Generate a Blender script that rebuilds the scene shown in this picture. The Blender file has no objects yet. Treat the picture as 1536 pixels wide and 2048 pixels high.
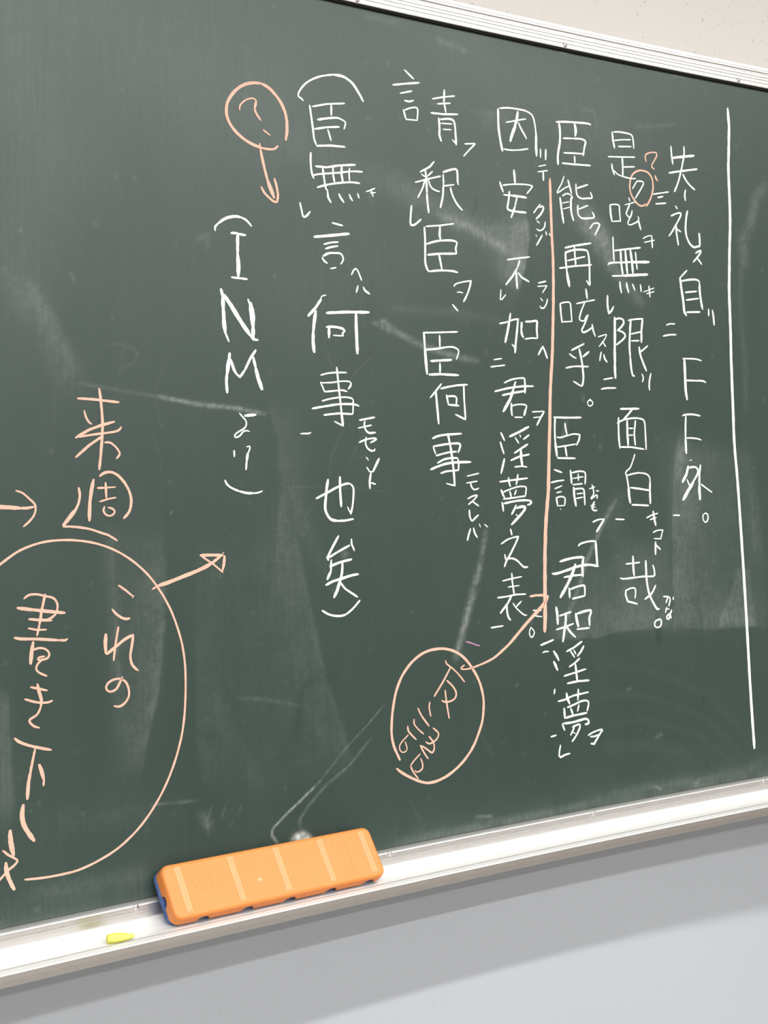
import bpy, bmesh, math, random
import numpy as np
from mathutils import Vector, Matrix

# ------------------------------------------------------------------ camera, light, exposure
C = bpy.context.scene.collection
scn = bpy.context.scene
Z0 = 0.90                       # height of the lower edge of the writing surface above the floor
cam_d = bpy.data.cameras.new('camera'); cam = bpy.data.objects.new('camera', cam_d); C.objects.link(cam)
fw = Vector((0.5553562, 0.8316019, 0.0042113)); rt = Vector((0.8312102, -0.5549229, -0.0339137)); up = Vector((0.0258657, -0.0223347, 0.9994159))
cam.matrix_world = Matrix(((rt.x, up.x, -fw.x, 0.0), (rt.y, up.y, -fw.y, -1.340493), (rt.z, up.z, -fw.z, Z0 + 0.392454), (0, 0, 0, 1)))
cam_d.sensor_fit = 'VERTICAL'; cam_d.sensor_height = 24.0; cam_d.sensor_width = 18.0; cam_d.lens = 2700 / 2048 * 24.0
cam_d.clip_start = 0.02
scn.camera = cam
scn.view_settings.view_transform = 'Standard'; scn.view_settings.look = 'None'
scn.view_settings.gamma = 1.0; scn.view_settings.use_curve_mapping = False
scn.view_settings.exposure = 0.0

w = bpy.data.worlds.new('world'); scn.world = w; w.use_nodes = True
w.node_tree.nodes['Background'].inputs[0].default_value = (0.80, 0.86, 1.0, 1); w.node_tree.nodes['Background'].inputs[1].default_value = 0.6

CEIL = 2.80
# rows of ceiling fluorescent tubes running parallel to the board (distance out, x centre, length, power)
ROWS = ((1.45, 1.0, 4.6, 76.0), (3.02, 1.1, 5.4, 106.0), (4.60, 1.1, 5.4, 138.0), (6.2, 1.1, 5.4, 86.0))
for D, xc, ln, pw in ROWS:
    ld = bpy.data.lights.new('ceiling_lamp_light', 'AREA'); ld.shape = 'RECTANGLE'; ld.size = ln; ld.size_y = 0.07
    ld.energy = pw; ld.color = (1.0, 0.985, 0.955)
    lo = bpy.data.objects.new('ceiling_lamp_light', ld); C.objects.link(lo)
    lo.location = (xc, -D, CEIL - 0.09)

# bluish fill light added along the left wall to tint the shadows
ld = bpy.data.lights.new('blue_fill_light', 'AREA'); ld.shape = 'RECTANGLE'; ld.size = 5.5; ld.size_y = 1.4; ld.energy = 60.0; ld.color = (0.72, 0.84, 1.0)
lo = bpy.data.objects.new('blue_fill_light', ld); C.objects.link(lo); lo.location = (-2.55, -4.2, 1.75); lo.rotation_euler = (0, -math.pi / 2, 0)

# ------------------------------------------------------------------ helpers
KAP, UC, WALL = 0.07990915, 1.0, 0.06
def M(u, v, d=0.0):
    """point of the concave board: u along, v up, d out of the writing surface (metres)"""
    s = u - UC; y = -KAP * s * s / 2; n = math.hypot(KAP * s, 1.0)
    return Vector((u - KAP * s / n * d, y - d / n, Z0 + v))
def mat(name, col=(.8, .8, .8), rough=.5, metal=0.0, spec=.5):
    m = bpy.data.materials.new(name); m.use_nodes = True
    b = m.node_tree.nodes['Principled BSDF']
    b.inputs['Base Color'].default_value = (*col, 1); b.inputs['Roughness'].default_value = rough
    b.inputs['Metallic'].default_value = metal; b.inputs['Specular IOR Level'].default_value = spec
    return m, m.node_tree, b
def nd(t, typ, **kw):
    n = t.nodes.new(typ)
    for k, v in kw.items():
        if k in n.inputs: n.inputs[k].default_value = v
        else: setattr(n, k, v)
    return n
def noise(t, scale, detail=2.0, rough=.5, stretch=None, coord='Object'):
    tc = nd(t, 'ShaderNodeTexCoord'); src = tc.outputs[coord]
    if stretch:
        mp = nd(t, 'ShaderNodeMapping'); mp.inputs['Scale'].default_value = stretch; t.links.new(src, mp.inputs['Vector']); src = mp.outputs[0]
    n = nd(t, 'ShaderNodeTexNoise'); n.inputs['Scale'].default_value = scale; n.inputs['Detail'].default_value = detail; n.inputs['Roughness'].default_value = rough
    t.links.new(src, n.inputs['Vector']); return n.outputs['Fac']
def ramp(t, fac, stops):
    r = nd(t, 'ShaderNodeValToRGB'); e = r.color_ramp.elements
    while len(e) < len(stops): e.new(.5)
    for i, (p, c) in enumerate(stops): e[i].position = p; e[i].color = (*c, 1)
    t.links.new(fac, r.inputs[0]); return r.outputs[0]
def bump(t, b, h, strength=.2, dist=.001):
    n = nd(t, 'ShaderNodeBump'); n.inputs['Strength'].default_value = strength; n.inputs['Distance'].default_value = dist
    t.links.new(h, n.inputs['Height']); t.links.new(n.outputs[0], b.inputs['Normal'])
def link(name, me, m, parent=None, smooth=False):
    o = bpy.data.objects.new(name, me); C.objects.link(o)
    if m: me.materials.append(m)
    if parent: o.parent = parent
    if smooth: me.polygons.foreach_set('use_smooth', [True] * len(me.polygons))
    return o
def mesh(name, vs, fs):
    me = bpy.data.meshes.new(name); me.from_pydata([tuple(v) for v in vs], [], fs); me.update(); return me
def fixn(me):
    bm = bmesh.new(); bm.from_mesh(me); bmesh.ops.recalc_face_normals(bm, faces=bm.faces[:]); bm.to_mesh(me); bm.free()
def thing(name, label, cat, loc=(0, 0, 0), group=None):
    o = bpy.data.objects.new(name, None); C.objects.link(o); o.location = loc; o.empty_display_size = .05
    o['label'] = label; o['category'] = cat
    if group: o['group'] = group
    return o
def boxmesh(name, a, b, bev=0.0):
    bm = bmesh.new(); bmesh.ops.create_cube(bm, size=1.0)
    for v in bm.verts: v.co = Vector([a[i] + (v.co[i] + .5) * (b[i] - a[i]) for i in range(3)])
    if bev: bmesh.ops.bevel(bm, geom=bm.edges[:], offset=bev, segments=2, profile=.5, affect='EDGES')
    me = bpy.data.meshes.new(name); bm.to_mesh(me); bm.free(); return me

# ------------------------------------------------------------------ materials
def wall_mat(name, col, warm):
    m, t, b = mat(name, col, .75, 0, .3)
    big = ramp(t, noise(t, 1.6, 3), [(.3, tuple(c * .95 for c in col)), (.7, col)])
    sp = noise(t, 170.0, 1.5, .6); gate = noise(t, 9.0, 2.0)
    mm = nd(t, 'ShaderNodeMath', operation='MULTIPLY'); t.links.new(ramp(t, sp, [(.685, (0, 0, 0)), (.715, (1, 1, 1))]), mm.inputs[0]); t.links.new(ramp(t, gate, [(.42, (0, 0, 0)), (.6, (.65, .65, .65))]), mm.inputs[1])
    mx = nd(t, 'ShaderNodeMix', data_type='RGBA'); t.links.new(mm.outputs[0], mx.inputs[0]); t.links.new(big, mx.inputs[6]); mx.inputs[7].default_value = (*[c * warm for c in col], 1)
    t.links.new(mx.outputs[2], b.inputs['Base Color']); bump(t, b, noise(t, 260.0, 2), .25, .0006); return m
M_wall = wall_mat('cream speckled plaster', (.66, .63, .595), .45)
M_wall2 = wall_mat('wall with cool light cast', (.50, .53, .575), .85)  # cool daylight cast put into the lower wall's colour
M_ceil = mat('ceiling white', (.70, .70, .69), .8)[0]
M_floor, t, b = mat('floor lino', (.30, .26, .21), .5); t.links.new(ramp(t, noise(t, 6, 4), [(.3, (.15, .13, .11)), (.7, (.20, .18, .15))]), b.inputs['Base Color'])
def alu(name, col, rough, metal):
    m, t, b = mat(name, col, rough, metal)
    n = noise(t, 60.0, 3, .6, (1.2, 30, 30))
    t.links.new(ramp(t, n, [(.25, tuple(c * .93 for c in col)), (.75, col)]), b.inputs['Base Color'])
    t.links.new(ramp(t, n, [(.2, (rough - .06,) * 3), (.8, (rough + .08,) * 3)]), b.inputs['Roughness'])
    return m
M_alu = alu('satin anodised aluminium', (.60, .59, .58), .38, .55)
M_alu_tray = mat('worn aluminium tray', (.93, .93, .92), .42, .25)[0]
M_alu_front = alu('aluminium front faces', (.74, .72, .71), .30, .9)
M_alu_crease_shade = alu('aluminium crease shade', (.50, .48, .47), .45, .6)  # darker grey paints shade into the tray's crease
M_screw = mat('screw steel', (.62, .61, .60), .3, .9)[0]
M_back = mat('shaded gap black', (.02, .02, .018), .7)[0]  # black painted in for the shade under the top frame's lip

# green writing surface: clean green mixed with rubbed-in chalk dust and painted sheen bands held in a mesh attribute
M_green, t, b = mat('green writing surface', (.05, .08, .065), .42, 0, .5)
at = nd(t, 'ShaderNodeAttribute', attribute_name='dust_sheen')
base = ramp(t, noise(t, 3.0, 4, .6), [(.3, (.0165, .0385, .0305)), (.7, (.0205, .045, .0365))])
st1 = noise(t, 34.0, 4, .65, (9, 9, .35)); st2 = noise(t, 700.0, 2, .7)
gm = nd(t, 'ShaderNodeMath', operation='MULTIPLY_ADD'); t.links.new(st1, gm.inputs[0]); gm.inputs[1].default_value = 1.1; gm.inputs[2].default_value = .42
gr = nd(t, 'ShaderNodeMath', operation='MULTIPLY_ADD'); t.links.new(st2, gr.inputs[0]); gr.inputs[1].default_value = 1.5; gr.inputs[2].default_value = .25
g2 = nd(t, 'ShaderNodeMath', operation='MULTIPLY'); t.links.new(gm.outputs[0], g2.inputs[0]); t.links.new(gr.outputs[0], g2.inputs[1])
g3 = nd(t, 'ShaderNodeMath', operation='MULTIPLY', use_clamp=True); t.links.new(at.outputs['Fac'], g3.inputs[0]); t.links.new(g2.outputs[0], g3.inputs[1])
mx = nd(t, 'ShaderNodeMix', data_type='RGBA'); t.links.new(g3.outputs[0], mx.inputs[0]); t.links.new(base, mx.inputs[6]); mx.inputs[7].default_value = (.80, .84, .80, 1)
t.links.new(mx.outputs[2], b.inputs['Base Color'])
bump(t, b, noise(t, 1500.0, 1), .15, .0002)

def chalk(name, col):
    m, t, b = mat(name, col, .95, 0, .1)
    n = noise(t, 420.0, 3, .75); n2 = noise(t, 26.0, 2)
    ad = nd(t, 'ShaderNodeMath', operation='MULTIPLY_ADD'); t.links.new(n2, ad.inputs[0]); ad.inputs[1].default_value = .45; t.links.new(n, ad.inputs[2])
    t.links.new(ramp(t, ad.outputs[0], [(.46, tuple(c * .55 + g * .45 for c, g in zip(col, (.04, .07, .055)))), (.60, tuple(c * .93 for c in col)), (.8, col)]), b.inputs['Base Color'])
    bump(t, b, n, .5, .0005); return m
M_chalk = {'W': chalk('white chalk', (.88, .94, .90)), 'P': chalk('salmon pink chalk', (.86, .50, .39)), 'M': chalk('magenta chalk', (.42, .24, .36))}

# ------------------------------------------------------------------ room
XA, XB, YB = -2.6, 5.6, -8.0
def slab(name, a, b, m):
    o = link(name, boxmesh(name, a, b), m); o['kind'] = 'structure'; return o
slab('floor', (XA, YB, -.1), (XB, WALL + .15, 0), M_floor)
slab('ceiling', (XA, YB, CEIL), (XB, WALL + .15, CEIL + .1), M_ceil)
wf = slab('wall_front', (XA, WALL, 0), (XB, WALL + .15, CEIL), M_wall)
me = bpy.data.meshes.new('wall_front'); bm = bmesh.new(); bmesh.ops.create_cube(bm, size=1)   # lower part has a blue light cast painted in, join hidden behind the board
for v in bm.verts: v.co = Vector((XA if v.co.x < 0 else XB, WALL if v.co.y < 0 else WALL + .15, 0 if v.co.z < 0 else CEIL))
bmesh.ops.bisect_plane(bm, geom=bm.verts[:] + bm.edges[:] + bm.faces[:], plane_co=(0, 0, Z0 + .5), plane_no=(0, 0, 1))
me.materials.append(M_wall); me.materials.append(M_wall2)
for f in bm.faces: f.material_index = 1 if f.calc_center_median().z < Z0 + .5 and f.normal.y < -.5 else 0
bm.to_mesh(me); bm.free(); wf.data = me
slab('wall_left', (XA - .15, YB, 0), (XA, WALL + .15, CEIL), M_wall)
slab('wall_right', (XB, YB, 0), (XB + .15, WALL + .15, CEIL), M_wall)
slab('wall_back', (XA, YB - .15, 0), (XB, YB, CEIL), M_wall)

# ------------------------------------------------------------------ chalkboard
U0, U1, H = -0.75, 2.75, 1.0
board = thing('chalkboard', 'long green concave chalkboard in aluminium frame, covered in white and pink chalk writing', 'chalkboard', (UC, WALL, Z0))
TO = board.location.copy()
def place(o, parent=board):
    o.parent = parent; o.matrix_parent_inverse = Matrix.Translation(-TO); return o
# rubbed chalk smudges; the broad bands at the end paint in the board's sheen: "kind level width_mm grain  u v u v ..." with u, v in millimetres on the board
SMUDGES_SHEEN = """P 0.012 18.15 0.5 1378 452 1448 480 1507 469 1544 392 1552 217 1446 221 1369 229
P 0.035 3.6 0.6 1494 300 1519 299 1527 219 1451 220
P 0.018 21.1 0.5 1362 487 1391 487 1425 402 1369 237 1365 334
B 0.05 18.14 0.7 1396 487 1392 464 1386 438
P 0.012 20.08 0.4 1193 328 1355 328 1361 227 1263 229 1232 223 1167 228
P 0.02 15.14 0.4 1264 352 1361 345 1359 228 1268 231
B -0.02 11.18 0.2 1424 283 1410 259 1417 237
B -0.014 14.68 0.2 1232 228 1254 229
B -0.012 6.79 0.2 1293 236 1313 236
B -0.02 9.58 0.2 1339 267 1338 239 1338 205
B 0.04 31.67 0.6 905 803 986 772 1055 751 1094 738
B 0.025 28.99 0.5 1086 747 1110 717
B 0.09 11.51 0.5 993 764 1039 752 1086 734 1095 729
B 0.05 40.27 0.5 1215 805 1239 774 1265 742
B 0.08 26.98 0.6 1227 786 1257 762 1277 730
B 0.06 17.79 0.6 1268 729 1294 704 1309 691 1328 675
B 0.09 7.97 0.7 902 626 927 613 963 600 1001 591 1044 585
P 0.07 2.41 0.9 887 625 907 632 917 624 911 613
B 0.02 12.43 0.4 910 644 1003 644 1082 639
B 0.035 4.23 0.8 509 543 567 535 613 529
B 0.16 4.45 0.8 607 530 655 523 698 520 736 514
B 0.03 30.73 0.5 451 633 476 610 491 575 506 540
B 0.03 15.34 0.5 466 640 486 605 512 555
B 0.045 5.18 0.6 510 656 515 648
P 0.008 10.61 0.7 542 389 608 387 607 323 604 270 593 207 576 156 552 127 544 212
B 0.018 7.42 0.6 603 323 599 270 591 217 576 161
B 0.012 10.45 0.6 549 389 550 316 550 211
P 0.015 9.89 0.4 402 237 431 228 431 174 431 125 424 101 397 100
P 0.007 23.18 0.7 643 370 763 371 797 214 829 135 793 94 713 88 640 115
B 0.01 21.97 0.8 655 211 684 153 708 105
B 0.012 8.05 0.6 769 371 787 289 804 202 829 141
B 0.012 17.29 0.6 754 473 772 416 803 346 829 310
B 0.1 6.89 0.9 1048 373 1044 354 1035 323
B 0.13 9.91 0.9 1035 323 1023 292 1014 268 1001 232 995 217
B 0.02 33.57 0.6 1274 406 1264 386 1258 366
B 0.1 5.94 0.8 1269 406 1253 386 1236 360 1210 321 1200 295 1182 263 1168 237
B 0.28 2.23 0.9 793 92 765 73 745 60 729 48 727 41 734 31
B 0.09 1.74 0.6 887 171 861 149 828 124 793 92
B 0.08 2.84 0.6 867 134 834 105 799 85 775 65 764 52 764 41
B 0.7 9.05 1 757 32 767 33 775 28
B 0.07 2.66 0.9 580 97 609 95 636 93
B 0.05 2.16 0.7 653 85 648 70 648 53
B 0.05 2.18 0.7 669 81 665 70
B 0.05 2.19 0.7 690 80 685 70
B 0.05 11.9 0.8 641 77 650 62
B 0.025 20.51 0.8 446 27 521 26 577 26
B 0.012 31.57 0.8 469 94 580 92
B 0.03 15.28 0.8 1542 22 1485 9 1406 9 1312 14 1222 10
B 0.045 9.99 0.9 1222 7 1136 5 1054 5 976 5 901 5
B 0.12 3.11 0.9 1017 17 1043 14
B 0.08 4.76 0.9 1321 14 1334 7
B 0.05 6.95 0.9 1396 4 1406 11
B 0.007 9.81 0.4 1230 187 1320 172 1431 127 1507 62
B 0.007 8.36 0.4 1211 149 1309 139 1411 101 1486 43
B 0.007 8.35 0.4 1227 108 1316 104 1409 73 1475 23
B 0.01 20.33 0.4 1234 74 1315 71 1389 48
B 0.05 5.46 0.9 1326 81 1338 82
B 0.06 3.36 0.9 1277 149 1284 151
B 0.05 3.17 0.9 1087 172 1091 175
B 0.05 19.01 0.7 1577 861 1558 838 1544 800 1528 777 1531 741
B 0.022 10.15 0.5 1530 762 1519 704 1520 653 1525 588 1522 530
B 0.022 21.7 0.5 1517 472 1529 400 1535 313
B 0.04 7.54 0.7 996 982 1017 979 1044 974
B 0.03 6.07 0.7 884 992 913 992 942 992
B 0.08 4.01 0.8 1199 999 1210 999
B 0.06 3.55 0.8 1401 998 1425 999
B 0.035 5.58 0.7 1325 917 1364 922 1402 929
B 0.03 2.7 0.6 1235 914 1234 924 1239 929 1255 926 1258 910 1254 892
B 0.02 4.04 0.6 1233 907 1245 888 1249 868
B 0.025 19.3 0.5 1060 884 1093 901 1109 897
B 0.02 6.42 0.5 1045 900 1085 903
B 0.015 35.15 0.5 768 833 821 817 891 796
B -0.022 6.96 0.2 1053 791 1049 779 1043 765
B -0.02 5.08 0.2 1061 750 1062 744
B -0.015 5.74 0.2 1475 784 1476 770
B -0.012 11.42 0.2 760 145 768 171 770 194 784 206 804 210 819 211
B -0.02 5.59 0.2 1421 125 1417 116
B -0.02 6.97 0.2 1424 27 1419 32
B 0.035 1.46 0.5 822 587 828 575 832 567
B 0.03 1.78 0.5 885 584 867 570 852 556
B 0.02 1.49 0.5 854 553 880 533 887 528
B 0.03 1.45 0.5 840 498 830 479 822 462 819 438
B 0.02 2.36 0.5 870 494 856 473 845 453
B 0.02 1.48 0.5 860 479 857 470 864 464 874 470
B 0.025 1.43 0.5 800 416 784 395 779 391 776 383 780 376 786 377 789 386 784 393
B 0.02 1.47 0.5 756 431 806 430 861 428 919 420
B 0.02 1.47 0.5 877 404 863 391 852 379
B 0.025 1.55 0.5 1012 407 1005 400 1007 381
B 0.02 1.57 0.5 1048 410 1039 392
B 0.03 2.13 0.7 546 583 569 584 583 577 579 566 559 557
B 0.02 1.58 0.7 569 584 559 547
B 0.02 1.61 0.7 617 567 605 548 602 527 606 505 609 494
B 0.02 1.61 0.7 594 494 604 473 607 441 606 419
B 0.015 2.04 0.7 489 544 488 498
B 0.03 4.48 0.6 692 199 730 192 769 182
B 0.05 1.4 0.8 714 445 718 444
B 0.1 2.15 0.9 616 407 616 405
B 0.06 2.46 0.9 980 414 982 412
B 0.05 2.25 0.9 747 111 749 109
B 0.02 3.11 0.6 1027 119 1039 104 1046 90
B 0.02 3 0.6 918 52 932 26
B 0.05 4.01 0.7 1244 480 1245 474
B 0.05 5.31 0.7 1217 546 1218 539
B 0.05 6.56 0.8 1188 511 1179 486
B 0.08 8.18 0.7 835 355 839 347
B 0.03 13.39 0.7 1236 780 1230 789
B 0.03 6.63 0.7 657 703 671 710 669 696
E 0.11 38.91 0.4 1131 783 1135 764 1136 745 1130 719 1122 695 1113 672
E 0.034 76.23 0.5 1367 213 1369 265 1370 334 1373 403 1382 473 1388 501
E 0.04 49.72 0.4 1369 229 1322 228 1263 229 1232 223 1167 226 1138 227
E 0.028 31.84 0.6 606 387 609 344 605 286 595 217 580 166 569 125
E 0.018 12.52 0.6 548 394 549 326 550 263 551 201
E 0.035 19.78 0.4 430 239 431 199 431 149 431 105
E 0.014 45.95 0.6 753 439 776 359 799 243 829 141 848 86
E 0.01 24.32 0.6 645 92 638 148 639 229 641 310 649 375
E 0.02 34.04 0.5 735 304 752 416 752 485 737 530
E 0.03 42.3 0.5 1552 217 1445 219 1367 226
B 0.02 102.93 0.3 424 920 492 780 435 622
B 0.02 140.76 0.3 446 965 609 903 809 850
B 0.016 104.65 0.3 987 992 1144 941 1307 882
B 0.012 124.65 0.3 722 641 1006 722 1172 814"""
us = np.concatenate([np.linspace(U0, .36, 24, endpoint=False), np.arange(.36, 1.66, .0021), np.linspace(1.665, U1, 24)])
vs = np.linspace(0, H, 470)
UU, VV = np.meshgrid(us, vs)
rs = np.random.RandomState(4)
dust_sheen = np.full(UU.shape, .0)
def vnoise(sx, sy, seed):
    r = np.random.RandomState(seed); gx, gy = int(3.6 / sx) + 3, int(1.1 / sy) + 3; g = r.rand(gy, gx)
    x = (UU - U0) / sx; y = VV / sy; xi = np.floor(x).astype(int); yi = np.floor(y).astype(int); fx = x - xi; fy = y - yi
    fx = fx * fx * (3 - 2 * fx); fy = fy * fy * (3 - 2 * fy)
    return (g[yi, xi] * (1 - fx) * (1 - fy) + g[yi, xi + 1] * fx * (1 - fy) + g[yi + 1, xi] * (1 - fx) * fy + g[yi + 1, xi + 1] * fx * fy)
warp = vnoise(.02, .02, 1) - .5; warp2 = vnoise(.006, .006, 2) - .5
cloud = vnoise(.25, .3, 3) * .5 + vnoise(.07, .12, 4) * .3 + vnoise(.012, .1, 5) * .2
dust_sheen += .018 * cloud
for l in SMUDGES_SHEEN.splitlines():
    t_ = l.split()
    if not t_: continue
    kind, lev, wd, gr_ = t_[0], float(t_[1]), float(t_[2]) / 1000, float(t_[3])
    P = np.array(list(map(float, t_[4:]))).reshape(-1, 2) / 1000
    pad = wd * 1.6 + .01
    sel = (UU > P[:, 0].min() - pad) & (UU < P[:, 0].max() + pad) & (VV > P[:, 1].min() - pad) & (VV < P[:, 1].max() + pad)
    u, v = UU[sel], VV[sel]; wob = warp[sel] * min(wd * .7, .004)
    g = 1 + gr_ * ((vnoise(.004, .004, 7)[sel] - .5) * 1.4 + warp[sel] * .9)
    best = np.full(u.shape, 9.0); tt = np.zeros(u.shape); n = len(P) - (0 if kind == 'P' else 1)
    for i in range(n):
        a, b_ = P[i], P[(i + 1) % len(P)]; d = b_ - a; L2 = (d ** 2).sum() + 1e-12
        s = np.clip(((u - a[0]) * d[0] + (v - a[1]) * d[1]) / L2, 0, 1)
        ds = np.hypot(u - a[0] - s * d[0], v - a[1] - s * d[1]); m_ = ds < best
        best[m_] = ds[m_]; tt[m_] = (i + s[m_]) / n
    if kind == 'E':                                                   # one-sided: crisp edge on the left of the path, fading to its right
        k_ = np.clip((tt * n).astype(int), 0, n - 1); A = P[k_]; B = P[k_ + 1]
        cr = (B[:, 0] - A[:, 0]) * (v - A[:, 1]) - (B[:, 1] - A[:, 1]) * (u - A[:, 0]); sd = np.where(cr < 0, best, -best) + wob * .5
        val = np.clip(sd / .0022 + .5, 0, 1) * np.exp(-(np.maximum(sd, 0) / wd) ** 2) * np.clip(np.minimum(tt, 1 - tt) * 5 + .1, 0, 1)
    elif kind == 'P':
        ins = np.zeros(u.shape, bool); j = len(P) - 1
        for i in range(len(P)):
            c1 = (P[i, 1] > v) != (P[j, 1] > v); xx = (P[j, 0] - P[i, 0]) * (v - P[i, 1]) / (P[j, 1] - P[i, 1] + 1e-12) + P[i, 0]
            ins ^= c1 & (u < xx); j = i
        sd = np.where(ins, best, -best) + wob; val = np.clip(sd / wd * .5 + .5, 0, 1); val = val * val * (3 - 2 * val)
    else:
        val = np.exp(-((best + wob * .4) / (wd * .5)) ** 2) * np.clip(np.minimum(tt, 1 - tt) * 6 + .45, 0, 1)
    dust_sheen[sel] += lev * val * g
# scattered faint specks and thin eraser streaks
for k in range(260):
    u0, v0 = rs.uniform(.4, 1.6), rs.uniform(.01, .99); r_ = rs.uniform(.0012, .0028); a = rs.uniform(.01, .05)
    i0, i1 = np.searchsorted(us, [u0 - .01, u0 + .01]); j0, j1 = np.searchsorted(vs, [v0 - .01, v0 + .01])
    dust_sheen[j0:j1, i0:i1] += a * np.exp(-((UU[j0:j1, i0:i1] - u0) ** 2 + (VV[j0:j1, i0:i1] - v0) ** 2) / r_ ** 2)
dust_sheen += .05 * np.exp(-VV / .012) * (.4 + vnoise(.02, .02, 8))
dust_sheen = np.clip(dust_sheen + .004, 0, 1)
nv, nu = UU.shape
S_ = UU - UC
co = np.stack([UU, -KAP * S_ * S_ / 2, Z0 + VV], -1).reshape(-1, 3)
idx = np.arange(nv * nu).reshape(nv, nu)
q = np.stack([idx[:-1, :-1], idx[:-1, 1:], idx[1:, 1:], idx[1:, :-1]], -1).reshape(-1, 4)
me = bpy.data.meshes.new('writing_surface'); me.vertices.add(len(co)); me.vertices.foreach_set('co', co.ravel())
me.loops.add(q.size); me.loops.foreach_set('vertex_index', q.ravel()); me.polygons.add(len(q))
me.polygons.foreach_set('loop_start', np.arange(0, q.size, 4)); me.polygons.foreach_set('loop_total', np.full(len(q), 4)); me.update()
at_ = me.attributes.new('dust_sheen', 'FLOAT', 'POINT'); at_.data.foreach_set('value', dust_sheen.ravel().astype(np.float32))
place(link('writing_surface', me, M_green, smooth=True))

def sweep(name, prof, m, parent=board, u0=U0, u1=U1, n=90, smooth=False, front=None, m2=None, extra=(0, 0)):
    """extrude a closed (d, v) profile along the curved board; d = 'w' means on the wall"""
    vs_, fs_ = [], []; k = len(prof)
    for i in range(n + 1):
        u = u0 + (u1 - u0) * i / n
        for d, v in prof:
            if d == 'w': p = M(u, v, 0); p.y = WALL - .0008
            else: p = M(u, v, d)
            vs_.append(p)
        if i:
            for j in range(k):
                a = (i - 1) * k + j; b_ = (i - 1) * k + (j + 1) % k
                fs_.append((a, b_, b_ + k, a + k))
    fs_.append(tuple(range(k))); fs_.append(tuple(range(n * k, n * k + k)))
    me = mesh(name, vs_, fs_); fixn(me); o = link(name, me, m, smooth=smooth)
    if m2:
        me.materials.append(m2); me.materials.append(M_alu_crease_shade)
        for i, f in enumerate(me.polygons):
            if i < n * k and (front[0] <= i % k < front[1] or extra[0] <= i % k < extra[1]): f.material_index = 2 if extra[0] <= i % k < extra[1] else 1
    return place(o, parent)
# top frame: ribbed front, groove, thin flange against the wall; black strip under its lip paints in the shaded gap
sweep('shade_gap_strip', [(-.004, 1.0008), (.0034, 1.0008), (.0038, 1.006), (-.004, 1.006)], M_back)
ribs = []
for v in (1.0075, 1.0125, 1.0165):
    ribs += [(.0070, v - .0010), (.0061, v - .0006), (.0061, v + .0006), (.0070, v + .0010)]
top = sweep('top_frame', [('w', 1.003), (.0035, 1.003), (.0064, 1.0022), (.0070, 1.0030)] + ribs + [(.0070, 1.0206), (.0062, 1.0214), (.0044, 1.0222), (.0042, 1.0240), (.0062, 1.0248), (.0062, 1.0272), (.0048, 1.0285), (.0044, 1.0328), ('w', 1.0340)], M_alu)
# bottom frame above the tray with its bright upper edge and scribed line
bot = sweep('bottom_frame', [(-.004, -.0006), (.0085, -.0006), (.0112, -.0018), (.0120, -.0030), (.0120, -.0076), (.0127, -.0082), (.0127, -.0089), (.0120, -.0095), (.0120, -.0152), (.0102, -.0160), (.0102, -.0200), (-.004, -.0200)], M_alu, front=(3, 10), m2=M_alu_front)
# chalk tray
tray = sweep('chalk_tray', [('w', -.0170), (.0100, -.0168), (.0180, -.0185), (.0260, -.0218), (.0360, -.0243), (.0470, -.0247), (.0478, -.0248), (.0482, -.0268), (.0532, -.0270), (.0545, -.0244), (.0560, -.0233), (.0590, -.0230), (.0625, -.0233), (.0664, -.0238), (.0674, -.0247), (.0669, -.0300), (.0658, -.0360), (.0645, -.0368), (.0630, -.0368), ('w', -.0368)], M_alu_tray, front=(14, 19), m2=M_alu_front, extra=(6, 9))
for s, u in (('left', U0), ('right', U1)):
    sg = -1 if s == 'left' else 1
    a, b_ = sorted((u, u + sg * .03)); yy = M(u, 0, .012).y
    o = link('side_frame', boxmesh('side_frame', (a, yy, Z0 - .036), (b_, WALL - .0008, Z0 + 1.033), .002), M_alu); place(o)
def screw(u, v, par, d=.0120):
    bm = bmesh.new(); r = .0032
    bmesh.ops.create_uvsphere(bm, u_segments=16, v_segments=8, radius=r)
    for v_ in bm.verts: v_.co.z = max(v_.co.z, -.0003) * .45
    for sx, sy in ((.0003, .0013), (.0013, .0003)):                     # cross recess as two thin dark grooves' rims
        bmesh.ops.create_cube(bm, size=1, matrix=Matrix.Translation((0, 0, .00142)) @ Matrix.Diagonal((sx * 2, sy * 2, .0002, 1)))
    me = bpy.data.meshes.new('screw'); bm.to_mesh(me); bm.free()
    me.transform(Matrix.Translation(M(u, v, d)) @ Matrix.Rotation(math.atan(-KAP * (u - UC)), 4, 'Z') @ Matrix.Rotation(PI / 2, 4, 'X'))
    o = link('screw', me, M_screw, smooth=True); o.parent = par; o.matrix_parent_inverse = Matrix.Translation((0, 0, 0)); return o
PI = math.pi
for u in (.2293, .5527, .8767, 1.2013, 1.5239, 1.847, 2.17): screw(u, 1.0062, top, .0070)
for u in (.2293, .5547, .8784, 1.2002, 1.5198, 1.847, 2.17): screw(u, -.0038, bot)

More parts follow.
